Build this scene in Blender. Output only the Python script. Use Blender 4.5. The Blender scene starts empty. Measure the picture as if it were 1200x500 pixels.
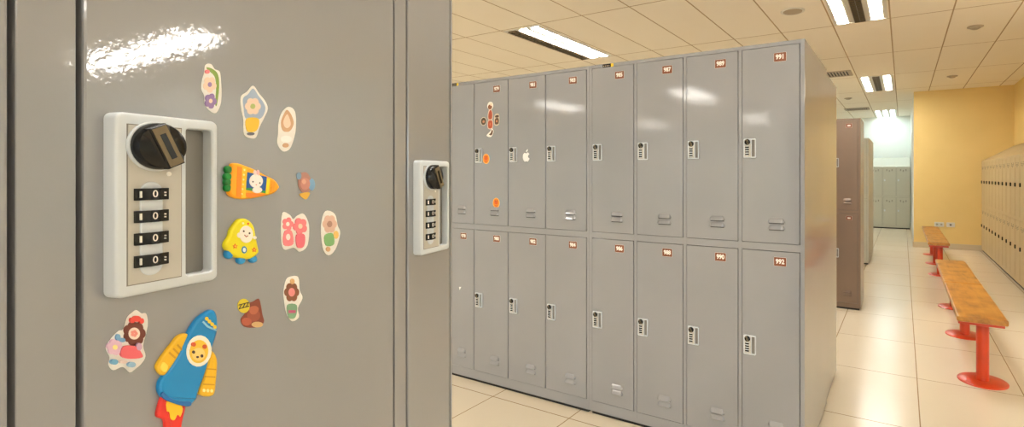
import bpy, bmesh, math, random
from mathutils import Vector, Matrix
random.seed(7)
SC = bpy.context.scene
COL = SC.collection
PI = math.pi

# ------------------------------------------------------------------ camera
EYE = 1.35                                  # height of the camera
YAW = 29.682
cam_data = bpy.data.cameras.new('camera')
cam_data.sensor_width = 36.0
cam_data.lens = 593.0 / 1200.0 * 36.0
cam_data.shift_x = -120.0 / 1200.0
cam_data.shift_y = -44.0 / 1200.0
cam_data.clip_start = 0.01
cam = bpy.data.objects.new('camera', cam_data)
COL.objects.link(cam)
cam.location = (0, 0, EYE)
cam.rotation_euler = (PI / 2, 0, math.radians(YAW))
SC.camera = cam

# ------------------------------------------------------------------ light
SKY = 6.0                                   # daylight outside the windows behind the camera
TUBE = 48.0                                 # ceiling tubes
WARM = (1.0, 0.965, 0.90)
COOL = (0.80, 0.95, 1.0)
w = bpy.data.worlds.new('sky'); SC.world = w; w.use_nodes = True
bg = w.node_tree.nodes['Background']
bg.inputs[0].default_value = (0.74, 0.87, 1.0, 1)
bg.inputs[1].default_value = SKY
SC.view_settings.view_transform = 'Standard'
SC.view_settings.look = 'None'
SC.view_settings.gamma = 1.0
SC.view_settings.use_curve_mapping = False
SC.view_settings.exposure = 0.31
SC.cycles.max_bounces = 10
SC.cycles.diffuse_bounces = 6
SC.cycles.glossy_bounces = 5
SC.cycles.sample_clamp_indirect = 6.0
SC.cycles.use_denoising = True

# ------------------------------------------------------------------ materials
def lin(c):
    def f(v):
        v /= 255.0
        return v / 12.92 if v <= 0.04045 else ((v + 0.055) / 1.055) ** 2.4
    return (f(c[0]), f(c[1]), f(c[2]), 1.0)

MATS = {}
def mat(name, rgb, rough=0.5, metal=0.0, spec=0.5, coat=0.0, bump=None, mottle=None, emit=None, coat_rough=0.05):
    """bump = (scale, distance); mottle = (scale, second rgb, amount)"""
    if name in MATS: return MATS[name]
    m = bpy.data.materials.new(name); m.use_nodes = True
    nt = m.node_tree; b = nt.nodes['Principled BSDF']
    b.inputs['Base Color'].default_value = lin(rgb)
    b.inputs['Roughness'].default_value = rough
    b.inputs['Metallic'].default_value = metal
    b.inputs['Specular IOR Level'].default_value = spec
    b.inputs['Coat Weight'].default_value = coat
    b.inputs['Coat Roughness'].default_value = coat_rough
    if name == 'locker_paint': b.inputs['Coat IOR'].default_value = 1.75
    tc = nt.nodes.new('ShaderNodeTexCoord')
    if bump:
        n = nt.nodes.new('ShaderNodeTexNoise'); n.inputs['Scale'].default_value = bump[0]; n.inputs['Detail'].default_value = 3
        bp = nt.nodes.new('ShaderNodeBump'); bp.inputs['Distance'].default_value = bump[1]; bp.inputs['Strength'].default_value = 1
        nt.links.new(tc.outputs['Object'], n.inputs['Vector'])
        nt.links.new(n.outputs['Fac'], bp.inputs['Height'])
        nt.links.new(bp.outputs['Normal'], b.inputs['Normal'])
        nt.links.new(bp.outputs['Normal'], b.inputs['Coat Normal'])
    if mottle:
        n = nt.nodes.new('ShaderNodeTexNoise'); n.inputs['Scale'].default_value = mottle[0]; n.inputs['Detail'].default_value = 5
        r = nt.nodes.new('ShaderNodeMapRange'); r.inputs[1].default_value = 0.35; r.inputs[2].default_value = 0.7
        r.inputs[4].default_value = mottle[2]
        mx = nt.nodes.new('ShaderNodeMix'); mx.data_type = 'RGBA'
        mx.inputs[6].default_value = lin(rgb); mx.inputs[7].default_value = lin(mottle[1])
        nt.links.new(tc.outputs['Object'], n.inputs['Vector'])
        nt.links.new(n.outputs['Fac'], r.inputs[0]); nt.links.new(r.outputs[0], mx.inputs[0])
        nt.links.new(mx.outputs[2], b.inputs['Base Color'])
    if emit:
        b.inputs['Emission Color'].default_value = (*emit[0], 1); b.inputs['Emission Strength'].default_value = emit[1]
    MATS[name] = m
    return m

def grid_mat(name, rgb, line, x0, px, y0, py, width, rough, mot, spec=0.5, bumpd=0.001, speck=0.0):
    """tiles laid on a world grid: seam lines at x0+k*px and y0+k*py"""
    m = bpy.data.materials.new(name); m.use_nodes = True
    nt = m.node_tree; N = nt.nodes; L = nt.links; b = N['Principled BSDF']
    b.inputs['Roughness'].default_value = rough; b.inputs['Specular IOR Level'].default_value = spec
    g = N.new('ShaderNodeNewGeometry'); sp = N.new('ShaderNodeSeparateXYZ'); L.new(g.outputs['Position'], sp.inputs[0])
    def M(op, a, b_=None):
        n = N.new('ShaderNodeMath'); n.operation = op
        for i, v in enumerate((a, b_)):
            if v is None: continue
            if isinstance(v, (int, float)): n.inputs[i].default_value = v
            else: L.new(v, n.inputs[i])
        return n.outputs[0]
    cells = []; ds = []
    for ax, o, p in ((0, x0, px), (1, y0, py)):
        t = M('DIVIDE', M('SUBTRACT', sp.outputs[ax], o), p)
        cells.append(M('FLOOR', t))
        fr = M('FRACT', t)
        ds.append(M('MULTIPLY', M('MINIMUM', fr, M('SUBTRACT', 1.0, fr)), p))
    d = M('MINIMUM', ds[0], ds[1])
    on = M('LESS_THAN', d, width / 2)
    cmb = N.new('ShaderNodeCombineXYZ'); L.new(cells[0], cmb.inputs[0]); L.new(cells[1], cmb.inputs[1])
    wn = N.new('ShaderNodeTexWhiteNoise'); wn.noise_dimensions = '2D'; L.new(cmb.outputs[0], wn.inputs['Vector'])
    ns = N.new('ShaderNodeTexNoise'); ns.inputs['Scale'].default_value = mot[0]; ns.inputs['Detail'].default_value = 6
    L.new(g.outputs['Position'], ns.inputs['Vector'])
    f = M('ADD', M('MULTIPLY', ns.outputs['Fac'], 0.7), M('MULTIPLY', wn.outputs['Value'], 0.3))
    mx = N.new('ShaderNodeMix'); mx.data_type = 'RGBA'; mx.inputs[6].default_value = lin(rgb); mx.inputs[7].default_value = lin(mot[1])
    L.new(f, mx.inputs[0])
    m2 = N.new('ShaderNodeMix'); m2.data_type = 'RGBA'; L.new(on, m2.inputs[0]); L.new(mx.outputs[2], m2.inputs[6]); m2.inputs[7].default_value = lin(line)
    L.new(m2.outputs[2], b.inputs['Base Color'])
    bp = N.new('ShaderNodeBump'); bp.inputs['Distance'].default_value = bumpd
    hs = M('SUBTRACT', 1.0, on)
    if speck:
        n3 = N.new('ShaderNodeTexNoise'); n3.inputs['Scale'].default_value = 180; L.new(g.outputs['Position'], n3.inputs['Vector'])
        hs = M('ADD', hs, M('MULTIPLY', n3.outputs['Fac'], speck))
    L.new(hs, bp.inputs['Height']); L.new(bp.outputs['Normal'], b.inputs['Normal'])
    return m

PAINT = mat('locker_paint', (140, 141, 146), 0.36, spec=0.4, coat=0.8, coat_rough=0.05, bump=(300, 0.00004), mottle=(3.0, (134, 135, 140), 0.6))
TAUPE = mat('locker_paint_taupe', (124, 103, 86), 0.3, spec=0.5, coat=0.4, coat_rough=0.15, mottle=(3.0, (116, 97, 80), 0.6))
BEIGE = mat('locker_paint_beige', (205, 184, 142), 0.38, mottle=(3.0, (196, 174, 132), 0.6))
GREEN = mat('locker_paint_grey_green', (188, 187, 172), 0.4)
SHADOW = mat('black_base_and_shade', (14, 13, 12), 0.6)  # black of the plinths, also painted shade in door gaps and under hoods
LOCKGREY = mat('lock_plastic', (206, 213, 220), 0.35, spec=0.5)
LOCKPANEL = mat('lock_face_plastic', (186, 183, 176), 0.4)
RECESS_SHADE = mat('lock_recess_shade', (120, 118, 114), 0.35)  # grey darkened to paint in the shade of a deeper recess
LINE = mat('lock_groove', (120, 116, 110), 0.6)
BLACK = mat('black_gloss', (8, 9, 11), 0.2, spec=0.4)
BRONZE = mat('bronze_paint', (112, 98, 72), 0.4, metal=0.3)
INK = mat('white_ink', (235, 232, 225), 0.5)
DARKINK = mat('dark_ink', (40, 35, 34), 0.5)
VINYL = mat('white_vinyl', (240, 238, 235), 0.35)
BROWN = mat('plate_brown', (122, 66, 34), 0.4)
WALLY = mat('yellow_wall', (238, 210, 140), 0.6, mottle=(1.2, (230, 201, 130), 0.8))
WALLW = mat('white_wall', (226, 230, 224), 0.6)
SKIRT = mat('skirting_tile', (206, 190, 160), 0.35)
REDP = mat('red_paint', (208, 62, 14), 0.35, coat=0.2, mottle=(9, (186, 54, 12), 0.8))
STEEL = mat('white_steel', (228, 224, 214), 0.4)
LOUVRE = mat('louvre_metal', (150, 132, 104), 0.3, metal=0.6)
VENTG = mat('vent_grey', (176, 160, 138), 0.5)
DARK = mat('vent_dark', (58, 46, 36), 0.7)
SOCK = mat('socket_plastic', (225, 222, 214), 0.4)
ALU = mat('window_frame_white', (225, 225, 222), 0.4)
FLOOR = grid_mat('floor_tile', (226, 215, 194), (156, 130, 98), 0.082, 0.566, 3.13, 0.805, 0.006, 0.22, (2.2, (217, 205, 182)), 0.4, 0.0006)
CEIL = grid_mat('ceiling_tile', (251, 243, 229), (186, 162, 130), -0.111, 0.535, 5.85, 1.62, 0.014, 0.85, (3.0, (248, 238, 222)), 0.2, 0.002, 0.25)

def wood():
    m = bpy.data.materials.new('varnished_wood'); m.use_nodes = True
    nt = m.node_tree; b = nt.nodes['Principled BSDF']; b.inputs['Roughness'].default_value = 0.32
    tc = nt.nodes.new('ShaderNodeTexCoord'); mp = nt.nodes.new('ShaderNodeMapping'); mp.inputs['Scale'].default_value = (14, 2.2, 14)
    n = nt.nodes.new('ShaderNodeTexNoise'); n.inputs['Scale'].default_value = 1.6; n.inputs['Detail'].default_value = 7; n.inputs['Distortion'].default_value = 0.8
    n2 = nt.nodes.new('ShaderNodeTexNoise'); n2.inputs['Scale'].default_value = 7; n2.inputs['Detail'].default_value = 6
    r = nt.nodes.new('ShaderNodeValToRGB')
    r.color_ramp.elements[0].position = 0.3; r.color_ramp.elements[0].color = lin((118, 70, 22))
    r.color_ramp.elements[1].position = 0.72; r.color_ramp.elements[1].color = lin((206, 148, 62))
    e = r.color_ramp.elements.new(0.5); e.color = lin((180, 120, 42))
    mx = nt.nodes.new('ShaderNodeMath'); mx.operation = 'MULTIPLY_ADD'; mx.inputs[1].default_value = 0.45
    ml = nt.nodes.new('ShaderNodeMath'); ml.operation = 'MULTIPLY'; ml.inputs[1].default_value = 0.55
    nt.links.new(tc.outputs['Object'], mp.inputs[0]); nt.links.new(mp.outputs[0], n.inputs['Vector']); nt.links.new(tc.outputs['Object'], n2.inputs['Vector'])
    nt.links.new(n2.outputs['Fac'], ml.inputs[0]); nt.links.new(n.outputs['Fac'], mx.inputs[0]); nt.links.new(ml.outputs[0], mx.inputs[2])
    nt.links.new(mx.outputs[0], r.inputs[0]); nt.links.new(r.outputs[0], b.inputs['Base Color'])
    return m
WOOD = wood()

# ------------------------------------------------------------------ mesh helpers
class MB:
    """collects faces with materials and links them as ONE mesh object"""
    def __init__(s): s.v = []; s.f = []; s.m = []; s.mats = []
    def mi(s, m):
        if m not in s.mats: s.mats.append(m)
        return s.mats.index(m)
    def add(s, vs, fs, m):
        o = len(s.v); s.v += [tuple(v) for v in vs]; k = s.mi(m)
        for f in fs: s.f.append([o + i for i in f]); s.m.append(k)
    def box(s, a, b, m):
        x0, y0, z0 = [min(p, q) for p, q in zip(a, b)]; x1, y1, z1 = [max(p, q) for p, q in zip(a, b)]
        s.add([(x0,y0,z0),(x1,y0,z0),(x1,y1,z0),(x0,y1,z0),(x0,y0,z1),(x1,y0,z1),(x1,y1,z1),(x0,y1,z1)],
              [(0,3,2,1),(4,5,6,7),(0,1,5,4),(1,2,6,5),(2,3,7,6),(3,0,4,7)], m)
    def rbox(s, a, b, m, r, axis=1, n=4, bev=None):
        """box whose outline in the plane across `axis` has round corners; front edge eased"""
        x0, y0, z0 = [min(p, q) for p, q in zip(a, b)]; x1, y1, z1 = [max(p, q) for p, q in zip(a, b)]
        pts = []
        for cx, cz, a0 in ((x1 - r, z1 - r, 0), (x0 + r, z1 - r, 90), (x0 + r, z0 + r, 180), (x1 - r, z0 + r, 270)):
            for i in range(n + 1):
                t = math.radians(a0 + 90 * i / n); pts.append((cx + r * math.cos(t), cz + r * math.sin(t)))
        s.prism(pts, -y1, -y0, m, m, bev or min(r * .6, (y1 - y0) * .3))
    def prism(s, pts, lo, hi, m, mtop=None, bev=0.0, steps=2):
        """outline in x,z (counter-clockwise seen from the front), from y=-lo to y=-hi, eased front edge"""
        a = sum(pts[i][0] * pts[(i + 1) % len(pts)][1] - pts[(i + 1) % len(pts)][0] * pts[i][1] for i in range(len(pts)))
        if a < 0: pts = pts[::-1]
        n = len(pts); cx = sum(p[0] for p in pts) / n; cz = sum(p[1] for p in pts) / n
        nor = []
        for i in range(n):
            p, q = pts[i - 1], pts[(i + 1) % n]
            dx, dz = q[0] - p[0], q[1] - p[1]; l = math.hypot(dx, dz) or 1
            nor.append((dz / l, -dx / l))
        rings = [(0, lo), (0, hi - bev)]
        if bev > 0:
            for k in range(1, steps + 1):
                t = PI / 2 * k / steps; rings.append((bev * (1 - math.cos(t)), hi - bev + bev * math.sin(t)))
        vs = []
        for ins, d in rings:
            vs += [(p[0] - q[0] * ins, -d, p[1] - q[1] * ins) for p, q in zip(pts, nor)]
        fs = []
        for k in range(len(rings) - 1):
            for i in range(n):
                j = (i + 1) % n; fs.append((k * n + i, k * n + j, (k + 1) * n + j, (k + 1) * n + i))
        s.add(vs, fs, m)
        o = len(rings) - 1
        s.add([vs[o * n + i] for i in range(n)], [tuple(range(n))], mtop or m)
        s.add([vs[i] for i in range(n)], [tuple(range(n))[::-1]], m)
    def lathe(s, prof, m, c=(0, 0, 0), n=32, axis='z', cap=True, sx=1.0):
        vs = []
        for r, h in prof:
            for i in range(n):
                t = 2 * PI * i / n; a, b = r * math.cos(t) * sx, r * math.sin(t)
                vs.append((c[0] + a, c[1] + b, c[2] + h) if axis == 'z' else (c[0] + a, c[1] - h, c[2] + b))
        fs = []
        for k in range(len(prof) - 1):
            for i in range(n):
                j = (i + 1) % n; f = (k * n + i, k * n + j, (k + 1) * n + j, (k + 1) * n + i)
                fs.append(f)
        if cap:
            fs.append(tuple(range(n))[::-1]); fs.append(tuple((len(prof) - 1) * n + i for i in range(n)))
        s.add(vs, fs, m)
    def text(s, txt, size, at, m, depth=0.0002, bold=0.0, sx=1.0, rot=0.0):
        """lettering standing in the x,z plane, facing -y, centred on `at`"""
        cu = bpy.data.curves.new('lettering', 'FONT'); cu.body = txt; cu.size = size; cu.offset = bold
        cu.align_x = 'CENTER'; cu.align_y = 'CENTER'; cu.extrude = depth / 2; cu.resolution_u = 3
        ob = bpy.data.objects.new('lettering', cu); COL.objects.link(ob)
        me = bpy.data.meshes.new_from_object(ob.evaluated_get(bpy.context.evaluated_depsgraph_get()))
        cs, sn = math.cos(rot), math.sin(rot)
        vs = []
        for v in me.vertices:
            x, z = v.co.x * sx, v.co.y
            vs.append((at[0] + x * cs - z * sn, at[1] - v.co.z, at[2] + x * sn + z * cs))
        s.add(vs, [tuple(p.vertices) for p in me.polygons], m)
        bpy.data.objects.remove(ob); bpy.data.meshes.remove(me); bpy.data.curves.remove(cu)
    def build(s, name, parent=None, smooth=False, bevel=None, loc=None, weld=False, mat_world=None):
        me = bpy.data.meshes.new(name); me.from_pydata(s.v, [], s.f)
        for m in s.mats: me.materials.append(m)
        for p, k in zip(me.polygons, s.m): p.material_index = k
        bm = bmesh.new(); bm.from_mesh(me)
        if weld: bmesh.ops.remove_doubles(bm, verts=bm.verts, dist=1e-6)
        bmesh.ops.recalc_face_normals(bm, faces=bm.faces); bm.to_mesh(me); bm.free()
        o = bpy.data.objects.new(name, me); COL.objects.link(o)
        if parent: o.parent = parent
        if loc: o.location = loc
        if smooth:
            for p in me.polygons: p.use_smooth = True
            me.set_sharp_from_angle(angle=math.radians(smooth if smooth is not True else 40))
        if bevel:
            b = o.modifiers.new('bevel', 'BEVEL'); b.width = bevel; b.segments = 2; b.limit_method = 'ANGLE'; b.angle_limit = math.radians(40)
        return o

def tag(o, label, cat, group=None, kind=None):
    o['label'] = label; o['category'] = cat
    if group: o['group'] = group
    if kind: o['kind'] = kind
    return o
def empty(name, loc=(0, 0, 0), rz=0.0):
    o = bpy.data.objects.new(name, None); COL.objects.link(o); o.location = loc; o.rotation_euler = (0, 0, rz); o.empty_display_size = 0.1
    return o
def struct(mb, name, parent=None, **k):
    o = mb.build(name, parent, **k)
    if not parent: o['kind'] = 'structure'
    return o
def copy_tree(o, parent=None):
    c = o.copy(); COL.objects.link(c); c.parent = parent
    for ch in list(o.children): copy_tree(ch, c)
    return c

# ------------------------------------------------------------------ room
X0, X1, Y0, Y1, CH = -9.0, 8.6, -11.0, 15.57, 2.95
XR, YR, YB = 1.70, 6.20, 11.20
YO = 8.4                                    # back of the open part right of the aisle              # right wall of the aisle, its start, the yellow cross wall
b = MB(); b.box((X0, Y0, -0.1), (X1, Y1, 0), FLOOR); struct(b, 'floor')
b = MB(); b.box((X0, Y0, CH), (X1, Y1, CH + 0.1), CEIL); struct(b, 'ceiling')
b = MB(); b.box((X0 - .15, Y0, -0.1), (X0, Y1, CH), WALLW); struct(b, 'wall_left')
b = MB(); b.box((X0, Y1, -0.1), (0.18, Y1 + .15, CH), WALLW); struct(b, 'wall_back')
b = MB(); b.box((0.18, YB + .001, 0), (0.20, Y1, CH), WALLW); b.box((0.18, YB, 0), (XR, YB + .001, CH), WALLY); b.box((0.20, YB + .001, 0), (XR, Y1, CH), WALLW)
struct(b, 'wall_cross')
b = MB(); b.box((XR, YR, 0), (XR + .15, Y1, CH), WALLY); struct(b, 'wall_right')
b = MB(); b.box((XR + .15, YO, 0), (X1, YO + .15, CH), WALLW); struct(b, 'wall_right_return')
b = MB(); b.box((X1, Y0, 0), (X1 + .15, YO + .15, CH), WALLW); struct(b, 'wall_far_right')
# wall behind the camera with four windows to the daylight
wins = [(-2.2, 0.2), (0.8, 3.2), (3.8, 6.2), (6.6, 8.4)]
b = MB(); b.box((X0, Y0 - .15, 0), (X1, Y0, 0.7), WALLW); b.box((X0, Y0 - .15, 2.6), (X1, Y0, CH), WALLW)
px = X0
for a, c in wins + [(X1, X1)]:
    b.box((px, Y0 - .15, 0.7), (a, Y0, 2.6), WALLW); px = c
struct(b, 'wall_front')
for i, (a, c) in enumerate(wins):
    b = MB()
    for q in (a, (a + c) / 2 - .03, c - .06): b.box((q, Y0 - .11, 0.7), (q + .06, Y0 - .04, 2.6), ALU)
    for q in (0.7, 2.54): b.box((a + .06, Y0 - .10, q), (c - .06, Y0 - .05, q + .06), ALU)
    struct(b, 'window_%d' % (i + 1))
    l = bpy.data.lights.new('window_daylight', 'AREA'); l.shape = 'RECTANGLE'; l.size = c - a; l.size_y = 1.9; l.cycles.is_portal = True
    lo = bpy.data.objects.new('window_daylight', l); COL.objects.link(lo); lo.location = ((a + c) / 2, Y0 + .01, 1.65); lo.rotation_euler = (PI / 2, 0, 0)
b = MB(); b.box((0.165, YB - .012, 0), (XR, YB, 0.1), SKIRT); struct(b, 'baseboard_cross', bevel=.002)
b = MB(); b.box((0.168, YB, 0), (0.18, Y1, 0.1), SKIRT); struct(b, 'baseboard_cross_side', bevel=.002)
b = MB(); b.box((XR - .012, YR, 0), (XR, YB - .012, 0.1), SKIRT); struct(b, 'baseboard_right', bevel=.002)

# ------------------------------------------------------------------ ceiling fixtures
FX, FY = 0.500, 1.56
def fixture(lit, tint, strength, wl=.043, dp=.012, fins=True):
    t = empty('ceiling_light')
    tube_m = mat('lit_tube_%d_%d' % (int(tint[2] * 100), int(strength)), (255, 250, 240), 0.5, emit=(tint, strength))
    b = MB()
    for x in (-FX / 2, FX / 2 - .012): b.box((x, -FY / 2, -.006), (x + .012, FY / 2, .012), STEEL)
    for y in (-FY / 2, FY / 2 - .012): b.box((-FX / 2 + .012, y, -.006), (FX / 2 - .012, y + .012, .012), STEEL)
    b.box((-FX / 2 + .012, -FY / 2 + .012, -.0005), (FX / 2 - .012, FY / 2 - .012, .004), STEEL)
    b.build('frame', t)
    for i in range(3):
        cx = (-1 + i) * 0.158
        if lit[i]:
            d = MB(); d.prism([(cx - wl, 0), (cx - wl + .012, -dp), (cx + wl - .012, -dp), (cx + wl, 0)], -FY / 2 + .04, FY / 2 - .04, tube_m)
            o = d.build('lamp_tube', t); 
            if not fins: continue
            r = MB()
            for k in range(16):
                y = -FY / 2 + .05 + (FY - .1) * k / 15
                r.box((cx - .056, y - .003, -.016), (cx + .056, y + .003, -.001), STEEL)
            for sx in (-.058, .055): r.box((cx + sx, -FY / 2 + .03, -.017), (cx + sx + .003, FY / 2 - .03, -.001), STEEL)
            r.build('louvre', t)
        else:
            r = MB()
            for k in range(24):
                y = -FY / 2 + .04 + (FY - .08) * k / 23
                r.box((cx - .048, y - .003, -.018), (cx + .048, y + .003, -.002), LOUVRE)
            for sx in (-.052, -.0015, .049): r.box((cx + sx, -FY / 2 + .03, -.018), (cx + sx + .003, FY / 2 - .03, -.002), LOUVRE)
            r.box((cx - .05, -FY / 2 + .03, -.003), (cx + .05, FY / 2 - .03, -.001), DARK)
            r.build('louvre', t)
    return t
protoA = fixture((0, 1, 1), WARM, TUBE)
protoB = fixture((1, 0, 1), WARM, TUBE)
protoC = fixture((1, 1, 1), COOL, TUBE * .3)
protoC_warm = fixture((0, 1, 1), WARM, TUBE, .045, .035, False)
LY = [5.04 + 4.86 * k for k in (-3, -2, -1, 0, 1, 2)]
LAMP_LABEL = {
    (-3.59, 3): ('A', 'ceiling light with one dark louvre above the numbered locker row'),
    (-0.38, 3): ('B', 'bright ceiling light nearest the round speaker, cut by the top edge'),
    (-0.38, 4): ('B', 'warm ceiling light beside the air vent above the second locker bank'),
    (-0.38, 5): ('C', 'cool white three-tube ceiling light by the pale end wall'),
}
used = set()
for gx in (-6.80, -3.59, -0.38, 2.83, 6.04):
    for k, gy in enumerate(LY):
        if gx > XR and gy > 3 or (gx, k) == (2.83, 0): continue
        kind, lab = LAMP_LABEL.get((gx, k), ('B', 'ceiling light out of the picture in the open part of the locker room'))
        if kind == 'B' and k == 5: kind = 'C'
        p = {'A': protoA, 'B': protoB, 'C': protoC}[kind]
        o = copy_tree(p) if kind in used else p
        used.add(kind)
        o.location = (gx, gy, CH - .001)
        tag(o, lab, 'ceiling light', 'recessed tube lights in the ceiling')

for gx, gy in ((4.42, 6.25), (5.95, 7.15)):     # two unseen fixtures added, angled to throw a glare streak on the near door
    o = copy_tree(protoC_warm); o.location = (gx, gy, CH - .001); o.rotation_euler = (0, 0, -1.03)
    tag(o, 'unseen ceiling light added for the glare on the close-up locker', 'ceiling light', 'recessed tube lights in the ceiling')
protoC_warm.location = (2.83, -9.54, CH - .001)
tag(protoC_warm, 'ceiling light out of the picture in the open part of the locker room', 'ceiling light', 'recessed tube lights in the ceiling')
def vent(x, y, wx, wy, label):
    t = empty('air_vent', (x, y, CH))
    b = MB()
    for a, c in (((-wx / 2, -wy / 2), (wx / 2, -wy / 2 + .03)), ((-wx / 2, wy / 2 - .03), (wx / 2, wy / 2)), ((-wx / 2, -wy / 2 + .03), (-wx / 2 + .03, wy / 2 - .03)), ((wx / 2 - .03, -wy / 2 + .03), (wx / 2, wy / 2 - .03))):
        b.box((*a, -.012), (*c, 0), VENTG)
    b.build('frame', t)
    b = MB(); b.box((-wx / 2 + .03, -wy / 2 + .03, -.003), (wx / 2 - .03, wy / 2 - .03, 0), DARK); b.build('backing', t)
    b = MB(); n = int(wx / .045)
    for i in range(n):
        q = -wx / 2 + .045 + (wx - .09) * i / (n - 1)
        b.add([(q - .01, -wy / 2 + .03, -.003), (q + .012, -wy / 2 + .03, -.003), (q + .014, -wy / 2 + .03, -.012), (q + .004, -wy / 2 + .03, -.012),
               (q - .01, wy / 2 - .03, -.003), (q + .012, wy / 2 - .03, -.003), (q + .014, wy / 2 - .03, -.012), (q + .004, wy / 2 - .03, -.012)],
              [(0,1,2,3),(4,7,6,5),(0,4,5,1),(1,5,6,2),(2,6,7,3),(3,7,4,0)], VENTG)
    b.build('slats', t)
    return tag(t, label, 'air vent', 'slatted ceiling air vents')
vent(-0.95, 8.62, 0.53, 0.44, 'slatted air vent in the ceiling nearer the locker bank with numbers')
vent(-0.95, 13.36, 0.53, 0.44, 'slatted air vent in the ceiling by the pale end wall')
t = empty('ceiling_speaker', (-0.93, 5.13, CH))
b = MB(); b.lathe([(.112, 0), (.112, -.006), (.100, -.010), (.088, -.006)], STEEL, n=40); b.build('rim', t, smooth=True)
b = MB(); b.lathe([(.088, -.004), (.088, -.009), (.02, -.014)], VENTG, n=40); b.build('grille', t, smooth=True)
tag(t, 'round ceiling speaker with a grey grille above the numbered lockers', 'speaker')
for x, y, lab in ((.675, 6.625, 'small round detector on the ceiling, the larger-looking one over the long bench'),
                  (.689, 9.727, 'small round detector on the ceiling close to the yellow wall'),
                  (-.978, 11.44, 'small round detector on the ceiling between the two air vents')):
    t = empty('smoke_detector', (x, y, CH))
    b = MB(); b.lathe([(.075, 0), (.075, -.008), (.066, -.012)], VENTG, n=28); b.build('base', t, smooth=True)
    b = MB(); b.lathe([(.045, -.010), (.043, -.024), (.03, -.03)], VENTG, n=28); b.build('cap', t, smooth=True)
    tag(t, lab, 'detector', 'round detectors on the ceiling')

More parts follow.
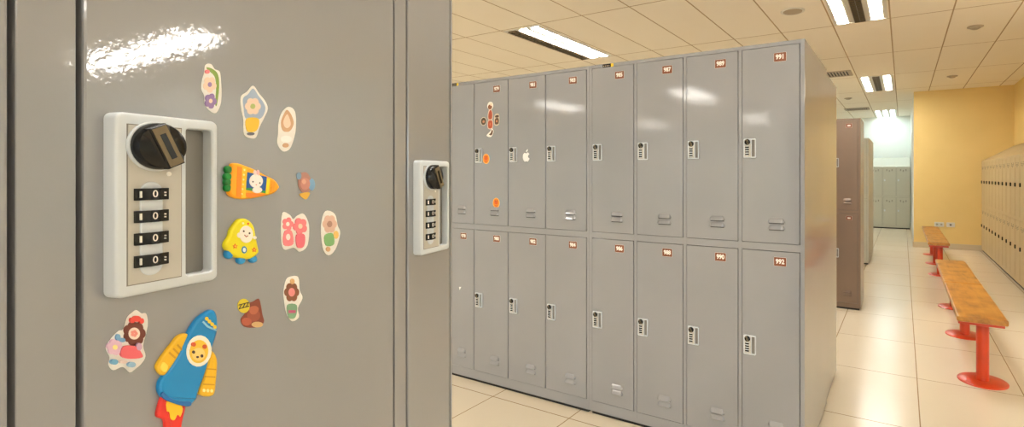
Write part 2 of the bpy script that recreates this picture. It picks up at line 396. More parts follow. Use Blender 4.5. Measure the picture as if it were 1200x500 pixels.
# ------------------------------------------------------------------ combination lock
def build_lock(W, Hh, T=.008, fine=True):
    """returns (root, children) ; local frame: x 0..W, z 0..Hh, front at y=-T"""
    b = MB()
    # casing: a ring of rim pieces around the panel and the finger recess
    sx = W / .0506; sz = Hh / .0915
    r = .0035 * sx
    xs = [0, .09 * W, .60 * W, .65 * W, .93 * W, W]; zs = [0, .06 * Hh, .94 * Hh, Hh]
    base = MB()
    # outer shell with round corners, its face cut away over the recess
    outer = []
    n = 5
    for cx, cz, a0 in ((W - r, Hh - r, 0), (r, Hh - r, 90), (r, r, 180), (W - r, r, 270)):
        for i in range(n + 1):
            t = math.radians(a0 + 90 * i / n); outer.append((cx + r * math.cos(t), cz + r * math.sin(t)))
    ri = .0015 * sx
    inner = []
    ix0, ix1, iz0, iz1 = xs[3], xs[4], zs[1], zs[2]
    for cx, cz, a0 in ((ix1 - ri, iz1 - ri, 0), (ix0 + ri, iz1 - ri, 90), (ix0 + ri, iz0 + ri, 180), (ix1 - ri, iz0 + ri, 270)):
        for i in range(n + 1):
            t = math.radians(a0 + 90 * i / n); inner.append((cx + ri * math.cos(t), cz + ri * math.sin(t)))
    N = len(outer)
    e = .0013 * sx
    def inset(P, d):
        out = []
        for i in range(len(P)):
            p, q = P[i - 1], P[(i + 1) % len(P)]; dx, dz = q[0] - p[0], q[1] - p[1]; l = math.hypot(dx, dz)
            out.append((P[i][0] - dz / l * d, P[i][1] + dx / l * d))
        return out
    rings = [(outer, 0), (outer, T - e), (inset(outer, e * .35), T - e * .35), (inset(outer, e), T),
             (inset(inner, -.0006), T), (inner, T - .0006), (inner, .0012)]
    vs = []
    for P, d in rings: vs += [(p[0], -d, p[1]) for p in P]
    fs = []
    for k in range(len(rings) - 1):
        for i in range(N):
            j = (i + 1) % N; fs.append((k * N + i, k * N + j, (k + 1) * N + j, (k + 1) * N + i))
    b.add(vs, fs, LOCKGREY)
    b.add([(p[0], -.0012, p[1]) for p in inner], [tuple(range(N))], RECESS_SHADE)
    b.add([(p[0], 0, p[1]) for p in outer], [tuple(range(N))[::-1]], LOCKGREY)
    lock = b.build('combination_lock', smooth=35)
    # face panel with a groove around it
    b = MB(); b.box((xs[1], -T - .0001, zs[1]), (xs[2], -T + .0005, zs[2]), LINE)
    b.box((xs[1] + .0005, -T - .0004, zs[1] + .0005), (xs[2] - .0005, -T + .0004, zs[2] - .0005), LOCKPANEL)
    cx = .335 * W
    if fine:
        # little padlock mark and button
        q = .15 * W; z = .885 * Hh
        b.box((q - .0016, -T - .0006, z - .002), (q + .0016, -T - .0003, z + .0012), INK)
        b.prism([(q + .0012 * math.cos(a), z + .0012 + .0016 * math.sin(a)) for a in [PI * i / 8 for i in range(9)]], T + .0003, T + .0006, INK)
    b.build('face_panel', lock)
    b = MB()
    ox = .30 * W; o0, o1, orr = .10 * Hh, .625 * Hh, .0052 * sx
    pts = [(ox + orr * math.cos(a), o1 - orr + orr * math.sin(a)) for a in [PI * i / 10 for i in range(11)]] + \
          [(ox + orr * math.cos(a), o0 + orr + orr * math.sin(a)) for a in [PI + PI * i / 10 for i in range(11)]]
    b.prism(pts, T + .0003, T + .0012, LOCKGREY, bev=.0006); b.build('dial_surround', lock, smooth=40)
    for zc in (.555, .432, .309, .186):
        b = MB(); z = zc * Hh; hw, hh = .0078 * sx, .0030 * sz
        pf = [(-hw, .0004), (-hw, .0014), (-hw * .4, .0022), (-hw * .25, .0032), (hw * .25, .0032), (hw * .4, .0022), (hw, .0014), (hw, .0004)]
        vs = [(ox + p[0], -T - p[1], z - hh) for p in pf] + [(ox + p[0], -T - p[1], z + hh) for p in pf]
        m = len(pf)
        b.add(vs, [tuple(range(m)), tuple(range(m, 2 * m))[::-1]] + [(i, (i + 1) % m, m + (i + 1) % m, m + i) for i in range(m)], BLACK)
        if fine:
            b.text('0', .0052, (ox, -T - .0034, z), INK, .0002)
            b.box((ox - hw * .78, -T - .0026, z - hh * .55), (ox - hw * .70, -T - .0017, z + hh * .55), INK)
            b.box((ox + hw * .66, -T - .0026, z + hh * .12), (ox + hw * .74, -T - .0017, z + hh * .35), INK)
            b.box((ox + hw * .66, -T - .0026, z - hh * .35), (ox + hw * .74, -T - .0017, z - hh * .12), INK)
        b.build('number_dial', lock)
    # knob: pale ring, black base, grip bar with bronze top
    kz = .823 * Hh; R = .0130 * sx
    k = MB(); c = (cx, -T - .0004, kz)
    k.lathe([(R, 0), (R, .0012), (R * .97, .0015)], LOCKGREY, c, 36, 'y')
    k.lathe([(R * .93, .0013), (R * .93, .0045), (R * .86, .0062), (R * .60, .0075)], BLACK, c, 36, 'y')
    ang = math.radians(25); ca, sa = math.cos(ang), math.sin(ang)
    def bar(hw, hl, y0, y1, m, e=0.0, top=None):
        # outline of the grip turned by `ang`
        P = []
        for px_, pz_ in ((hw, hl), (-hw, hl), (-hw, -hl), (hw, -hl)): P.append((cx + px_ * ca + pz_ * -sa, kz + px_ * sa * 1 + pz_ * ca))
        k.prism(P, y0, y1, m, top, e)
    bar(R * .33, R * .86, T + .002, T + .0095, BLACK, .0009)
    # sloping shoulders that swell into the base
    def sh(P0, P1):
        vs = [(cx + a * ca - z_ * sa, -T - d, kz + a * sa + z_ * ca) for a, z_, d in P0 + P1]
        n_ = len(P0); k.add(vs, [tuple(range(n_)), tuple(range(n_, 2 * n_))[::-1]] + [(i, (i + 1) % n_, n_ + (i + 1) % n_, n_ + i) for i in range(n_)], BLACK)
    sh([(-R * .8, -R * .5, .004), (-R * .30, -R * .84, .0088), (R * .30, -R * .84, .0088), (R * .8, -R * .5, .004)],
       [(-R * .8, R * .5, .004), (-R * .30, R * .84, .0088), (R * .30, R * .84, .0088), (R * .8, R * .5, .004)])
    bar(R * .27, R * .80, T + .0090, T + .0098, BRONZE)
    bar(R * .11, R * .52, T + .0096, T + .0100, BLACK)
    if fine:
        b_ = (cx + .012 * sx * .55, kz - R * 1.1)
        k.lathe([(.0012, 0), (.0012, .0006)], INK, (b_[0], -T - .0002, b_[1]), 12, 'y')
    k.build('knob', lock, smooth=30)
    return lock

# ------------------------------------------------------------------ locker units
def louvre_hood(b, cx, z, w_, h_, d, m):
    """pressed hood vent: a closed wedge with rounded ends that leans out downwards, slot and shade painted black below"""
    NX, NZ = 14, 4; front = []; back = []
    for j in range(NZ + 1):
        v = j / NZ
        for i in range(NX + 1):
            u = i / NX; q = min(1, min(u, 1 - u) * 7); e = math.sin(q * PI / 2)
            zt = z - h_ / 2 + h_ * (.30 + .70 * e); zz = zt + (z - h_ / 2 - zt) * v
            x = cx + (u - .5) * w_
            front.append((x, -.0025 - d * e * v ** .8, zz)); back.append((x, -.0020, zz))
    n = NX + 1; k = len(front)
    fs = [(j * n + i, j * n + i + 1, (j + 1) * n + i + 1, (j + 1) * n + i) for j in range(NZ) for i in range(NX)]
    b.add(front, fs, m)
    lo = front[NZ * n:]
    b.box((cx - w_ * .44, -.0034, z - h_ / 2 - .0045), (cx + w_ * .44, -.0020, z - h_ / 2 - .0002), SHADOW)  # black strip for the slot and the shade painted under the hood
    b.add(lo + [(p[0], -.001, p[2] + .003) for p in lo], [(i, i + 1, n + i + 1, n + i) for i in range(NX)], SHADOW)  # hood underside blackened with the same painted shade

def frame_body(t, x0, x1, depth, ztop, zbot, doors, paint, tiers, plinth=True, g=.0024):
    """carcass, face frame and base of a unit; doors = [(left, right)...], tiers = [(z0, z1)...]"""
    b = MB(); b.box((x0, .018, zbot), (x1, depth, ztop), paint)
    cuts = [x0] + [q for d in doors for q in (d[0] - g, d[1] + g)] + [x1]
    for i in range(0, len(cuts), 2): b.box((cuts[i], 0, zbot), (cuts[i + 1], .0179, ztop), paint)
    zc = [zbot] + [q for z in tiers for q in (z[0] - g, z[1] + g)] + [ztop]
    for l, r_ in doors:
        for i in range(0, len(zc), 2): b.box((l - g, 0.0001, zc[i]), (r_ + g, .0178, zc[i + 1]), paint)
    for l, r_ in doors:                      # black sheets painting in the shade inside the gaps
        for z in tiers: b.box((l - g, .0172, z[0] - g), (r_ + g, .0181, z[1] + g), SHADOW)
    b.build('locker_body', t, bevel=.0009)
    if plinth:
        b = MB(); b.box((x0 + .012, .014, 0), (x1 - .012, depth - .012, zbot), SHADOW); b.build('plinth', t)

def locker_unit(loc, rz, x0, x1, lefts, dw, depth, label, group, numbers=None, ztop=1.975, tiers=((.080, .997), (1.036, 1.955)),
                paint=PAINT, lock_dims=(.058, .092), lock_z=(.497, 1.436), lock_dx=.008, fine=False, maker=False, vents=True, lock_proto=None, widths=None, proud=.003, gap=.0024):
    global LP
    t = empty('locker_unit', loc, rz)
    ws = widths or [dw] * len(lefts)
    frame_body(t, x0, x1, depth, ztop, .02, [(l, l + q) for l, q in zip(lefts, ws)], paint, tiers, g=gap)
    proto = lock_proto or build_lock(*lock_dims, fine=fine)
    if LP is None: LP = proto
    first = lock_proto is None
    for ci, (l, wd) in enumerate(zip(lefts, ws)):
        for ti, (z0, z1) in enumerate(tiers):
            b = MB(); b.box((l, -proud, z0), (l + wd, .016, z1), paint)
            d = b.build('door', t, bevel=.0012)
            if vents:
                b = MB(); lw = min(.078, wd * .5); cx = l + wd * .61
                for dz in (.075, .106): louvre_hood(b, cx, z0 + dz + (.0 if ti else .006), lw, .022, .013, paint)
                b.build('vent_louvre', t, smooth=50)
            if first: lk = proto; first = False
            else: lk = copy_tree(proto)
            lk.parent = t; lk.location = (l + lock_dx, -proud, lock_z[ti] if not callable(lock_z) else lock_z(ci, ti)); lk.rotation_euler = (0, 0, 0)
            if numbers:
                num = numbers[ci][ti]
                if num:
                    cz = z1 - .052 if ti else z1 - .046
                    cx = l + .177 * wd / .263
                    b = MB(); b.rbox((cx - .0285, -.0042, cz - .021), (cx + .0285, -.003, cz + .021), VINYL, .004, bev=.0002)
                    b.rbox((cx - .0277, -.0046, cz - .0203), (cx + .0277, -.0040, cz + .0203), BROWN, .003, bev=.0001)
                    if num.strip(): b.text(num, .030, (cx, -.0049, cz), INK, .0003, bold=.0012, sx=.88)
                    else: b.box((cx - .014, -.0049, cz - .007), (cx + .014, -.0045, cz + .007), INK)
                    b.build('number_plate', t)
    if maker:
        mx = x0 + .125
        b = MB(); b.box((mx - .035, -.0012, ztop - .022), (mx + .018, 0, ztop - .002), BLACK)
        b.box((mx + .018, -.0013, ztop - .022), (mx + .034, 0, ztop - .002), mat('label_yellow', (226, 190, 20), .5))
        for q in range(4): b.box((mx - .030 + q * .011, -.0016, ztop - .015), (mx - .024 + q * .011, -.0011, ztop - .009), VENTG)
        b.build('maker_label', t)
    tag(t, label, 'locker unit', group)
    return t

LP = None
YF = 2.43
def relink(p): return copy_tree(p)
locker_unit((0, YF, 0), 0, -1.550, -0.388, [-1.528, -1.243, -0.958, -0.673], .263, .76,
            'grey two-tier locker unit with doors 985 to 992, at the aisle corner', 'grey locker units in the numbered bank',
            [('986', '985'), ('988', '987'), ('990', '989'), ('992', '991')], maker=True, lock_proto=LP)
locker_unit((0, YF, 0), 0, -2.747, -1.5505, [-2.7265, -2.434, -2.1415, -1.849], .281, .76,
            'grey two-tier locker unit with stickers on two doors, lower numbers 978 to 984', 'grey locker units in the numbered bank',
            [('978', None), ('980', '979'), ('982', '981'), ('984', '983')], maker=True, lock_proto=LP)
t = locker_unit((-0.394, YF + 1.33, 0), PI, 0, 1.16, [.022, .307, .592, .877], .263, .565,
            'slightly lower locker unit standing back to back behind doors 985 to 992', 'grey locker units in the numbered bank', ztop=1.955, tiers=((.08, .985), (1.02, 1.935)), lock_proto=LP)

locker_unit((0, 5.623, 0), 0, -1.55, -0.367, [-1.529, -1.232, -0.932, -0.634], .240, .50,
            'taupe locker unit standing across the aisle end beyond the numbered bank', 'locker units down the aisle', [(None, None)] * 3 + [(' ', ' ')],
            ztop=1.93, tiers=((.07, .97), (1.005, 1.91)), lock_z=(.52, 1.44), paint=TAUPE, lock_proto=LP)
locker_unit((0, 8.62, 0), 0, -1.63, -0.45, [-1.61, -1.322, -1.034, -0.742], .263, 1.35,
            'grey-green locker unit showing only its side behind the taupe unit', 'locker units down the aisle',
            ztop=1.93, tiers=((.07, .97), (1.005, 1.91)), paint=GREEN, lock_proto=LP)

# low lockers with sloping tops
def slope_unit(loc, rz, n, cw, depth, paint, label, group, zf=1.615, zb=1.875):
    t = empty('sloping_top_locker_unit', loc, rz)
    W = n * cw
    ds = [(i * cw + .010, (i + 1) * cw - .010) for i in range(n)]
    tiers = ((.075, .80), (.845, 1.585))
    frame_body(t, 0, W, depth, zf, .03, ds, paint, tiers)
    b = MB()
    b.add([(0, 0, zf), (W, 0, zf), (W, depth, zf), (0, depth, zf), (0, depth, zb), (W, depth, zb)],
          [(0, 1, 5, 4), (0, 3, 2, 1), (3, 4, 5, 2), (0, 4, 3), (1, 2, 5)], paint)
    b.build('sloping_top', t)
    for l, r_ in ds:
        for z0, z1 in tiers:
            b = MB(); b.box((l, -.003, z0), (r_, .016, z1), paint); cx = (l + r_) / 2
            for q in (-.06, 0, .06):
                for k in range(3): b.box((cx + q - .014, -.0045, z1 - .075 - k * .016 - (.02 if q == 0 else 0)), (cx + q + .014, -.003, z1 - .068 - k * .016 - (.02 if q == 0 else 0)), DARK)
            d = b.build('door', t, bevel=.001)
            h = MB(); h.rbox((l + .02, -.016, z0 + (z1 - z0) * .50), (l + .055, -.003, z0 + (z1 - z0) * .50 + .05), BLACK if paint is BEIGE else LOCKGREY, .008)
            h.build('latch', t)
    return tag(t, label, 'locker unit', group)
for i in range(4):
    y = 11.19 - i * 1.245
    slope_unit((1.235, y, 0), -PI / 2, 4, .311, .45, BEIGE,
        ['beige sloping-top locker unit in the corner against the yellow cross wall', 'beige sloping-top locker unit, second along from the yellow cross wall',
         'beige sloping-top locker unit beside the long front bench, cut by the picture edge', 'beige sloping-top locker unit, fourth along from the yellow cross wall'][i],
        'beige sloping-top lockers along the right wall')
slope_unit((-1.075, 14.80, 0), 0, 4, .31, .70, GREEN, 'grey-green sloping-top lockers below the pale wall at the end of the aisle', None, 1.57, 1.84)

# ------------------------------------------------------------------ benches
def bench(xc, y0, y1, wd, legs, seam, label):
    t = empty('locker_room_bench', (xc, (y0 + y1) / 2, 0)); yo = (y0 + y1) / 2
    for a, c in ((y0, seam - .002), (seam + .002, y1)):
        b = MB(); n = 5; r = .022; P = []
        b.box((-wd / 2, a - yo, .417), (wd / 2, c - yo, .455), WOOD)
        b.build('seat_board', t, bevel=.010)
    b = MB()
    for q in (-wd / 2 + .035, wd / 2 - .065): b.box((q, y0 - yo + .06, .392), (q + .03, y1 - yo - .06, .4165), REDP)
    for ly in (y0 + .055, seam - .02, y1 - .095): b.box((-wd / 2 + .012, ly - yo, .391), (wd / 2 - .012, ly - yo + .04, .4168), REDP)
    b.build('support_frame', t, bevel=.002)
    for ly in legs:
        b = MB(); b.lathe([(.036, .008), (.036, .392)], REDP, (0.02, ly - yo, 0), 28); lg = b.build('leg', t, smooth=True)
        b = MB(); b.lathe([(.140, 0), (.140, .006), (.136, .009), (.05, .012)], REDP, (0.02, ly - yo, 0), 48); b.build('base_plate', lg, smooth=35)
    return tag(t, label, 'bench', 'wooden benches on red pedestals')
bench(.436, 3.915, 6.45, .268, (4.09, 5.20, 6.25), 5.12, 'long wooden bench on red pedestals nearest the camera')
bench(.420, 8.02, 10.60, .250, (8.20, 9.22, 10.25), 9.3, 'wooden bench on red pedestals in front of the yellow wall')
for x, wd, lab in ((.588, .15, 'double wall socket low on the yellow wall behind the bench'), (.767, .13, 'single dark-marked wall socket beside the double socket')):
    t = empty('wall_socket', (x, YB, .405))
    b = MB(); b.rbox((-wd / 2, -.012, 0), (wd / 2, 0, .085), SOCK, .008); b.build('cover', t, smooth=30)
    b = MB()
    for q in ((-.035, .035) if wd > .14 else (0,)): b.lathe([(.018, .012), (.018, .0088)], DARK if wd < .14 else VENTG, (q, 0, .042), 20, 'y')
    b.build('outlet', t)
    tag(t, lab, 'wall socket', 'sockets on the yellow wall')

# ------------------------------------------------------------------ near locker unit
NX, NY = -0.2693, -0.1535                    # a point on its front plane
NRZ = math.atan2(0.9607, -0.2778)
def near_lock_z(ci, ti):
    return [1.29, 1.29, 1.2899, 1.2736][ci] if ti else .33
near = locker_unit((NX, NY, 0), NRZ, -.274, .5678, [-.250, -.0027, .2468, .4908], 0, .45,
            'close-up grey locker unit covered in stickers and magnets', None, widths=[.2241, .2241, .2232, .0715],
            lock_dims=(.0500, .0915), lock_z=near_lock_z, fine=True, lock_dx=.0078, tiers=((.08, .85), (.89, 1.955)), proud=.0006)

def at_door(px, py, off=.0006):
    """point of the near door plane (u along it, z up), `off` metres in front of it"""
    k = (px - 720) / 593.0
    u = (.31 - .9722 * off - .2344 * off * k) / (.2344 - .9722 * k)
    return (u, EYE + (206 - py) / 593.0 * (.9722 * u - .2344 * off))
def spline(P, n=4):
    out = []; m = len(P)
    for i in range(m):
        p0, p1, p2, p3 = P[i - 1], P[i], P[(i + 1) % m], P[(i + 2) % m]
        for k in range(n):
            t = k / n
            out.append(tuple(.5 * (2 * p1[j] + (p2[j] - p0[j]) * t + (2 * p0[j] - 5 * p1[j] + 4 * p2[j] - p3[j]) * t * t + (3 * p1[j] - p0[j] - 3 * p2[j] + p3[j]) * t ** 3) for j in (0, 1)))
    return out
def ell(cx, cy, rx, ry, n=20, rot=0):
    return [(cx + rx * math.cos(a) * math.cos(rot) - ry * math.sin(a) * math.sin(rot), cy + rx * math.cos(a) * math.sin(rot) + ry * math.sin(a) * math.cos(rot)) for a in [2 * PI * i / n for i in range(n)]]
def star(cx, cy, r, n=5, k=.45):
    return [(cx + (r if i % 2 == 0 else r * k) * math.sin(PI * i / n), cy - (r if i % 2 == 0 else r * k) * math.cos(PI * i / n)) for i in range(2 * n)]
def colour(rgb, rough=.35):
    return mat('ink_%d_%d_%d' % rgb, rgb, rough)

class Decal:
    """a flat thing on the near door, laid out in the frame (ox, oy, scale) of a measured crop"""
    def __init__(s, name, frame, centre):
        s.fr = frame; s.c = at_door(*s.px(centre)); s.name = name
        s.root = None
    def px(s, p): return (s.fr[0] + p[0] / s.fr[2], s.fr[1] + p[1] / s.fr[2])
    def shape(s, mb, pts, rgb, lo, hi, bev=0.0, smooth=True):
        if smooth: pts = spline(pts)
        q = [at_door(*s.px(p), .0006 + hi) for p in pts]
        mb.prism([(a - s.c[0], z - s.c[1]) for a, z in q], .0007 + lo, .0007 + hi, colour(rgb), None, bev)
    def place(s, o):
        d = (-.2778, .9607)
        o.location = (NX + d[0] * s.c[0], NY + d[1] * s.c[0], s.c[1]); o.rotation_euler = (0, 0, NRZ)
        return o

Z6 = (225, 60, 3.847); Z7 = (225, 180, 2.38); Z8 = (115, 340, 3.125)
GST = 'small die-cut stickers on the close-up locker door'
def sticker(frame, outline, patches, label, border=True):
    c = (sum(p[0] for p in outline) / len(outline), sum(p[1] for p in outline) / len(outline))
    D = Decal('sticker', frame, c); b = MB()
    D.shape(b, outline, (238, 236, 233) if border else border_c, 0, .00025)
    h = .00030
    for pts, rgb, sm in patches:
        D.shape(b, pts, rgb, .0002, h, smooth=sm); h += .00005
    o = D.place(b.build('sticker')); return tag(o, label, 'sticker', GST)
border_c = (150, 100, 80)
PINK, ROSE, CREAM_, PALEB, PURP, GRN, YEL, BRN = (236, 130, 140), (214, 70, 84), (240, 214, 196), (150, 176, 214), (150, 122, 176), (130, 160, 72), (236, 196, 40), (150, 84, 56)
def petals(cx, cy, r, pr, n, rgb, ph=0.0, asp=1.0):
    return [(ell(cx + r * math.cos(ph + 2 * PI * k / n), cy + asp * r * math.sin(ph + 2 * PI * k / n), pr, pr * asp), rgb, False) for k in range(n)]
sticker(Z6, [(60,62),(85,58),(102,80),(124,92),(130,130),(133,190),(128,240),(108,278),(80,268),(58,240),(55,200),(42,170),(45,130),(54,100)],
        [([(66,72),(92,80),(116,104),(122,160),(112,240),(104,236),(108,160),(100,112),(70,84)], GRN, True)] + petals(80, 150, 17, 14, 5, CREAM_, .3, 1.2) + [(ell(80,150,9,11), PURP, False)]
        + petals(84, 224, 15, 12, 5, PURP, .1, 1.3) + [(ell(84,224,8,10), CREAM_, False), (ell(70,92,10,9), PINK, False)],
        'white-edged sticker with purple and cream flowers on a green stem, nearest the lamp glare')
sticker(Z6, [(275,155),(302,190),(330,225),(341,260),(325,300),(305,340),(290,385),(270,393),(235,375),(232,310),(222,260),(220,205),(248,182)],
        [([(275,168),(298,200),(322,232),(330,262),(312,300),(270,310),(240,300),(232,255),(230,212),(252,194)], (160, 178, 206), True)] + petals(274, 248, 20, 16, 6, CREAM_, 0, 1.1)
        + [(ell(274,248,11,12), (176, 190, 120), False), ([(246,304),(300,304),(292,356),(250,360)], (234, 190, 50), True), (ell(266,372,16,7), (110, 112, 130), False)],
        'white-edged pale blue sticker with a cream flower over a yellow pot')
sticker(Z6, [(435,250),(464,272),(468,340),(460,390),(440,440),(408,450),(385,415),(388,370),(390,320),(405,275)],
        [([(428,264),(448,288),(458,326),(440,360),(410,358),(400,322),(412,286)], (206, 164, 130), True), ([(428,284),(440,306),(444,332),(430,346),(416,338),(412,314)], CREAM_, True),
         (ell(424,396,26,16), (250, 250, 250), False), (ell(422,424,14,10), (206, 164, 130), False)],
        'white-edged sticker with a tan leaf shape over a white oval')
border_c = (168, 120, 110)
sticker(Z7, [(300,58),(318,52),(330,68),(334,88),(324,108),(306,106),(296,86)],
        [(ell(334,86,9,17), (120, 160, 196), False), (ell(298,62,7,10), (120, 150, 180), False), (ell(315,84,14,17), (190, 130, 120), False), (ell(312,78,6,7), (210, 160, 140), False), ([(300,112),(328,108),(320,126),(310,124)], (214, 168, 60), True)],
        'small faded sticker with blue and brown patches beside the tip of the carrot magnet', border=False)
sticker(Z7, [(252,165),(272,170),(282,182),(294,172),(312,168),(326,200),(322,255),(300,273),(284,262),(255,266),(248,220)],
        petals(267, 196, 9, 7, 5, PINK, 0, 1.2) + [(ell(267,196,5,6), (250, 244, 240), False), ([(258,216),(278,216),(282,252),(256,254)], PINK, True), (ell(268,232,6,9), (250, 230, 228), False)]
        + petals(302, 202, 11, 9, 5, PINK, .5, 1.2) + [(ell(302,202,6,7), CREAM_, False), ([(292,226),(314,226),(312,258),(294,260)], (230, 110, 128), True)],
        'white-edged sticker with a pair of pink flowers in pink pots')
sticker(Z7, [(372,160),(398,168),(406,200),(413,222),(400,266),(380,283),(364,260),(360,200)],
        petals(384, 196, 11, 9, 6, (220, 184, 170), 0, 1.3) + [(ell(384,196,7,9), (170, 130, 116), False), ([(370,228),(392,222),(396,252),(374,256)], (120, 170, 110), True), (ell(402,226,7,11), (230, 190, 110), False), (ell(380,266,6,7), (214, 170, 130), False)],
        'white-edged sticker with a beige flower over a green patch')
sticker(Z7, [(275,342),(296,344),(300,380),(308,402),(295,430),(298,455),(280,467),(265,450),(258,420),(255,385),(262,352)],
        petals(278, 386, 12, 9, 6, (130, 80, 56), 0, 1.3) + [(ell(278,386,9,12), (226, 140, 140), False), (ell(280,356,6,8), (214, 170, 120), False),
         ([(266,422),(292,422),(288,456),(270,456)], (120, 160, 130), True), ([(269,436),(289,436),(289,444),(269,444)], (190, 90, 130), False)],
        'white-edged sticker with a brown and pink flower over a green striped pot')
# yellow speech balloon with ZZZ over a brown shape
D = Decal('sticker', Z7, (165, 445)); b = MB()
D.shape(b, [(150,420),(170,412),(186,404),(192,424),(196,448),(200,470),(178,484),(146,482),(136,462),(148,444)], (126, 60, 44), 0, .00025)
D.shape(b, ell(144,424,17,20), (214, 196, 50), .0001, .00032, smooth=False)
D.shape(b, ell(172,450,18,18), (150, 76, 56), .0002, .00036, smooth=False)
D.shape(b, ell(152,468,14,11), (170, 84, 62), .0002, .00038, smooth=False)
D.shape(b, ell(182,476,16,8), (206, 170, 120), .0002, .00040, smooth=False)
D.shape(b, [(160,430),(176,424),(186,432),(178,446),(164,446)], (176, 96, 70), .0002, .00042)
q = at_door(*D.px((144, 424)), .001)
b.text('ZZZ', .0040, (q[0] - D.c[0], -.0012, q[1] - D.c[1]), DARKINK, .0001, bold=.0001, sx=.9)
tag(D.place(b.build('sticker')), 'brown sticker with a yellow ZZZ balloon beside the rocket magnet', 'sticker', GST)
# sticker left of the rocket
sticker(Z8, [(125,80),(140,72),(158,84),(176,86),(181,130),(165,200),(173,240),(158,268),(135,288),(115,300),(90,280),(55,292),(38,272),(42,245),(28,210),(48,175),(75,148),(92,142),(105,100)],
        petals(132, 158, 24, 18, 7, (112, 54, 42), 0, 1.1) + [(ell(132,158,21,22), (244, 226, 216), False)] + petals(132, 158, 7, 6, 5, (236, 150, 140), 0, 1.0)
        + petals(62, 208, 17, 13, 6, (222, 186, 212), .2, 1.0) + [(ell(62,208,9,9), (240, 226, 150), False), (ell(74,172,8,12), (120, 170, 214), False), (ell(88,182,12,8), (120, 170, 214), False),
         ([(92,206),(136,204),(158,228),(160,246),(110,250),(84,238)], (226, 100, 112), True), (ell(150,206,10,14), (206, 168, 200), False),
         (ell(142,104,15,11), (222, 76, 70), False), (ell(126,110,8,10), (222, 76, 70), False), (ell(160,112,8,10), (222, 76, 70), False),
         (ell(60,262,13,10), (112, 170, 210), False), (ell(124,272,14,10), (150, 190, 220), False), (ell(94,262,14,6), (240, 220, 214), False)],
        'large white-edged sticker of red, brown and lilac flowers between the lock and the rocket magnet')

# magnets
def magnet(name, frame, centre, base, label, parts):
    """base = list of shapes for the body mesh; parts = [(part name, shapes)]"""
    D = Decal(name, frame, centre)
    b = MB()
    for pts, rgb, lo, hi, bev, sm in base: D.shape(b, pts, rgb, lo, hi, bev, sm)
    root = D.place(b.build(name, smooth=50))
    for pn, shapes in parts:
        b = MB()
        for pts, rgb, lo, hi, bev, sm in shapes: D.shape(b, pts, rgb, lo, hi, bev, sm)
        b.build(pn, root, smooth=50)
    return tag(root, label, 'magnet', 'coloured magnets on the close-up locker door')
CZ = (255, 185, 9.0875)
magnet('carrot_magnet', CZ, (380, 250),
       [([(165,60),(230,58),(320,90),(420,130),(520,185),(610,230),(655,290),(655,325),(600,378),(500,405),(380,430),(270,438),(190,425),(135,390),(122,330),(140,200),(150,110)], (250, 170, 16), 0, .0026, .0012, True)],
       'orange carrot-shaped magnet with a white rabbit in a blue square',
       [('leaves', [(ell(128,125,36,42), (10, 120, 44), 0, .0024, .0010, False), (ell(122,200,40,42), (12, 132, 50), 0, .0025, .0010, False), (ell(122,260,38,42), (10, 120, 44), 0, .0024, .0010, False), (ell(124,318,38,42), (12, 132, 50), 0, .0025, .0010, False)]),
        ('stripes', [([(212,90),(262,100),(250,420),(200,408)], (246, 138, 14), .0020, .0028, 0, False), ([(262,96),(312,112),(296,424),(250,424)], (250, 196, 30), .0020, .00285, 0, False),
                     ([(526,215),(556,222),(540,385),(510,385)], (250, 222, 20), .0020, .00285, 0, False), ([(572,240),(612,262),(600,350),(566,365)], (240, 160, 20), .0020, .0028, 0, False),
                     ([(300,372),(500,388),(420,408),(330,420)], (244, 130, 20), .0020, .0028, 0, True)]),
        ('dots', [(ell(286 - i * 5, 128 + i * 51, 10, 11), (255, 236, 160), .0024, .0031, .0002, False) for i in range(6)]),
        ('picture_square', [([(320,150),(525,200),(508,375),(300,340)], (24, 84, 160), .0022, .0029, .0002, False), ([(306,318),(370,322),(366,350),(300,340)], (50, 150, 60), .0026, .0030, 0, False), ([(470,345),(512,352),(508,375),(468,368)], (50, 150, 60), .0026, .0030, 0, False)]),
        ('rabbit', [(ell(412,245,72,74), (250, 246, 246), .0026, .0033, .0003, False), (ell(425,340,52,34), (250, 246, 246), .0026, .0033, .0003, False), (ell(402,162,16,34), (250, 226, 228), .0026, .0033, .0003, False), (ell(434,160,16,34), (244, 196, 200), .0026, .0033, .0003, False),
                    (ell(377,252,7,8), (50, 50, 60), .0030, .0035, 0, False), (ell(450,266,7,8), (50, 50, 60), .0030, .0035, 0, False), (ell(412,285,6,5), (220, 120, 130), .0030, .0035, 0, False)])])
YZ = (260, 250, 7.7)
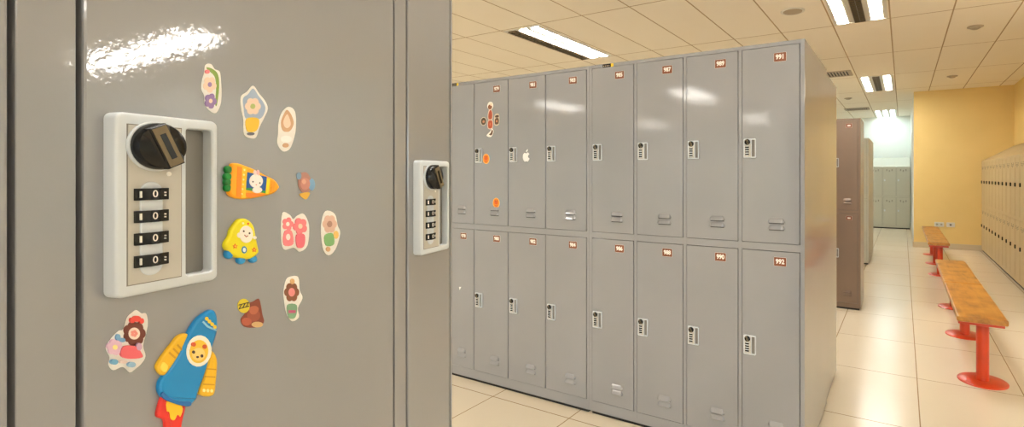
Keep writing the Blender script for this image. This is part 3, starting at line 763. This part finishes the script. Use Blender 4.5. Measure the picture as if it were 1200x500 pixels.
magnet('spaceship_magnet', YZ, (190, 250),
       [([(150,62),(200,45),(250,62),(290,110),(305,170),(315,230),(330,300),(335,350),(290,395),(230,412),(130,395),(70,350),(35,310),(35,265),(70,210),(90,140)], (232, 220, 20), 0, .0026, .0012, True)],
       'yellow spaceship magnet with a smiling face and blue feet',
       [('foot', [(ell(72,368,36,42,rot=-.3), (30, 140, 206), 0, .0022, .001, False)]), ('foot', [(ell(182,420,38,38), (30, 140, 206), 0, .0022, .001, False)]), ('foot', [(ell(290,410,36,36), (30, 140, 206), 0, .0022, .001, False)]),
        ('face', [(ell(222,188,62,78), (248, 240, 232), .0022, .0030, .0004, False), (ell(158,196,20,24), (248, 240, 232), .0022, .0029, .0002, False), (ell(298,218,17,15), (248, 240, 232), .0022, .0029, .0002, False),
                  (ell(198,160,7,9), (70, 50, 40), .0027, .0032, 0, False), (ell(250,178,7,9), (70, 50, 40), .0027, .0032, 0, False),
                  ([(206,190),(218,206),(236,198),(238,202),(220,214),(202,196)], (170, 70, 60), .0027, .0032, 0, False)]),
        ('star', [(star(120,296,24), (226, 84, 40), .0022, .0029, 0, False), (ell(120,296,7,7), (250, 214, 40), .0022, .0030, 0, False)]), ('star', [(star(292,328,24), (226, 84, 40), .0022, .0029, 0, False), (ell(292,328,7,7), (250, 214, 40), .0022, .0030, 0, False)]),
        ('window', [(ell(203,328,24,33), (30, 120, 180), .0022, .0029, .0002, False), (ell(203,328,13,20), (240, 250, 255), .0024, .0031, 0, False)]),
        ('dots', [(ell(238,92,7,9), (226, 84, 40), .0022, .0030, 0, False), (ell(192,88,8,9), (240, 240, 200), .0022, .0030, 0, False)])])
magnet('rocket_magnet', Z8, (330, 280),
       [([(425,72),(438,98),(438,150),(418,215),(398,290),(366,380),(360,400),(330,424),(290,418),(250,400),(230,375),(228,345),(238,322),(262,290),(300,230),(330,165),(362,112),(400,80)], (14, 132, 198), 0, .0030, .0013, True)],
       'large blue rocket magnet with yellow wings and red flames',
       [('wing', [([(330,160),(300,165),(270,200),(225,262),(220,290),(240,312),(258,296),(290,250),(318,195)], (236, 186, 34), 0, .0024, .001, True),
                  ([(238,262),(256,276),(246,300),(228,284)], (250, 222, 90), .002, .0028, .0002, True)]
                 + [([(262 + i * 15, 212 - i * 14 + 12), (284 + i * 13, 232 - i * 14 + 12), (280 + i * 13, 238 - i * 14 + 12), (258 + i * 15, 218 - i * 14 + 12)], (206, 150, 24), .002, .00255, 0, False) for i in range(3)]),
        ('wing', [([(415,222),(437,250),(434,330),(422,385),(374,380),(386,330),(402,270)], (236, 186, 34), 0, .0024, .001, True)]
                 + [([(400 - i * 7, 285 + i * 28), (432 - i * 3, 287 + i * 28), (432 - i * 3, 292 + i * 28), (400 - i * 7, 290 + i * 28)], (206, 150, 24), .002, .00255, 0, False) for i in range(3)]
                 + [(ell(388 + i * 14, 366 + i * 1, 5, 6), (255, 236, 170), .002, .0027, 0, False) for i in range(3)]),
        ('flame', [([(240,388),(224,430),(220,462),(246,476),(250,520),(275,540),(300,520),(312,470),(320,424),(290,420),(262,408)], (222, 48, 40), 0, .0022, .0008, True),
                   ([(256,402),(252,440),(262,446),(266,470),(280,475),(292,455),(302,462),(308,424)], (250, 200, 40), .0016, .0026, .0003, True)]),
        ('skirt', [([(240,372),(262,392),(300,406),(340,408),(336,424),(300,420),(250,402),(232,384)], (20, 100, 170), .0024, .0034, .0003, True)]),
        ('nose_band', [([(386,112),(404,130),(434,144),(434,149),(400,136),(382,117)], (150, 200, 230), .0024, .0034, 0, False)]
                      + [(ell(398 + i * 10, 104 + i * 10, 6, 7), (244, 200, 50), .0026, .0034, 0, False) for i in range(4)]),
        ('porthole', [(ell(370,222,46,58, rot=.15), (248, 244, 232), .0026, .0034, .0003, False), (ell(370,224,34,43, rot=.15), (238, 196, 62), .0030, .0038, .0003, False),
                      (ell(350,198,8,8), (210, 90, 50), .0033, .0040, 0, False), (ell(390,206,8,8), (210, 90, 50), .0033, .0040, 0, False), (ell(368,234,24,24), (250, 214, 130), .0033, .0040, .0002, False),
                      (ell(350,226,5,6), (60, 40, 40), .0037, .0042, 0, False), (ell(380,240,5,6), (60, 40, 40), .0037, .0042, 0, False), (ell(364,244,5,4), (60, 40, 40), .0037, .0042, 0, False)])])

# ------------------------------------------------------------------ stickers on the numbered bank
def bank_sticker(cx, cz, shapes, label, group):
    b = MB()
    for i, (pts, rgb) in enumerate(shapes): b.prism([(p[0], p[1]) for p in pts], .0001, .0006 + i * .0002, colour(rgb))
    o = b.build('sticker', loc=(cx, YF - .003, cz)); return tag(o, label, 'sticker', group)
def E(rx, rz, cx=0, cz=0, n=20): return ell(cx, cz, rx, rz, n)
GB = 'brown stickers in a cross on the numbered bank'
bank_sticker(-2.300, 1.800, [(E(.026, .026), (240, 236, 228)), (E(.018, .016, -.002, -.008), (130, 80, 50)), (E(.009, .009, .008, .008), (240, 214, 190))], 'round white and brown sticker at the top of the cross', GB)
bank_sticker(-2.300, 1.745, [(spline([(-.018,-.032),(.018,-.032),(.020,.01),(.004,.034),(-.008,.034),(-.020,.006)]), (226, 200, 180)), (spline([(-.014,-.028),(.014,-.028),(.016,.008),(.002,.029),(-.014,.006)]), (160, 66, 36))], 'upright russet sticker second from the top of the cross', GB)
bank_sticker(-2.300, 1.681, [(spline([(-.020,-.026),(.020,-.026),(.020,.026),(-.020,.024)]), (226, 200, 180)), (spline([(-.016,-.022),(.016,-.022),(.016,.021),(-.016,.020)]), (164, 70, 38)), (E(.006, .010, 0, 0), (190, 100, 60))], 'square russet sticker below the centre of the cross', GB)
bank_sticker(-2.244, 1.708, [(spline([(-.020,-.032),(.018,-.030),(.018,.032),(-.018,.030)]), (200, 184, 160)), (spline([(-.015,-.028),(.014,-.026),(.014,.008),(-.014,.006)]), (84, 54, 36)), (spline([(-.012,.014),(.014,.014),(.014,.028),(-.012,.026)]), (84, 54, 36)), (E(.006, .008, 0, -.010), (190, 130, 90))], 'dark brown upright sticker on the right arm of the cross', GB)
bank_sticker(-2.358, 1.703, [(E(.027, .028), (200, 190, 170)), (E(.023, .024), (74, 58, 40)), (E(.010, .009, .001, -.002), (176, 120, 90))], 'round dark sticker on the left arm of the cross', GB)
bank_sticker(-2.298, 1.622, [(spline([(-.034,-.012),(.004,-.022),(.026,.010),(.014,.032),(-.002,.014)]), (238, 232, 224)), (spline([(-.012,-.006),(.010,-.012),(.022,.012),(.012,.024),(.002,.004)]), (88, 58, 42))], 'white-edged pointed sticker at the foot of the cross', GB)
def orange(cx, cz, label):
    bank_sticker(cx, cz, [(E(.029, .033), (240, 190, 110)), (E(.025, .029), (236, 130, 20)), (E(.015, .013, 0, .003), (206, 84, 14)), (E(.004, .004, -.009, .014), (120, 50, 20)), (E(.004, .004, .009, .014), (120, 50, 20)),
        (spline([(-.012,-.012),(0,-.017),(.012,-.012),(0,-.021)]), (120, 50, 20))], label, 'orange round stickers on the numbered bank')
orange(-2.336, 1.460, 'orange round sticker beside a lock')
orange(-2.249, 1.178, 'orange round sticker just above the vent slots')
ap = spline([(0,.018),(.010,.024),(.020,.020),(.024,.012),(.016,.004),(.016,-.006),(.026,-.014),(.018,-.030),(.008,-.034),(0,-.030),(-.010,-.034),(-.020,-.024),(-.026,-.006),(-.022,.014),(-.010,.022)])
lf = spline([(0,.026),(.002,.036),(.012,.044),(.012,.034)])
bank_sticker(-2.006, 1.470, [(ap, (246, 246, 246)), (lf, (246, 246, 246))], 'white apple-shaped sticker right of a lock', 'logo sticker')
b = MB(); b.prism([(-.010,.008),(.010,.010),(-.004,-.012)], .0001, .0005, VINYL)
tag(b.build('sticker_scrap', loc=(-2.57, YF - .003, .60)), 'small white torn paper scrap on the lower leftmost door', 'paper scrap')
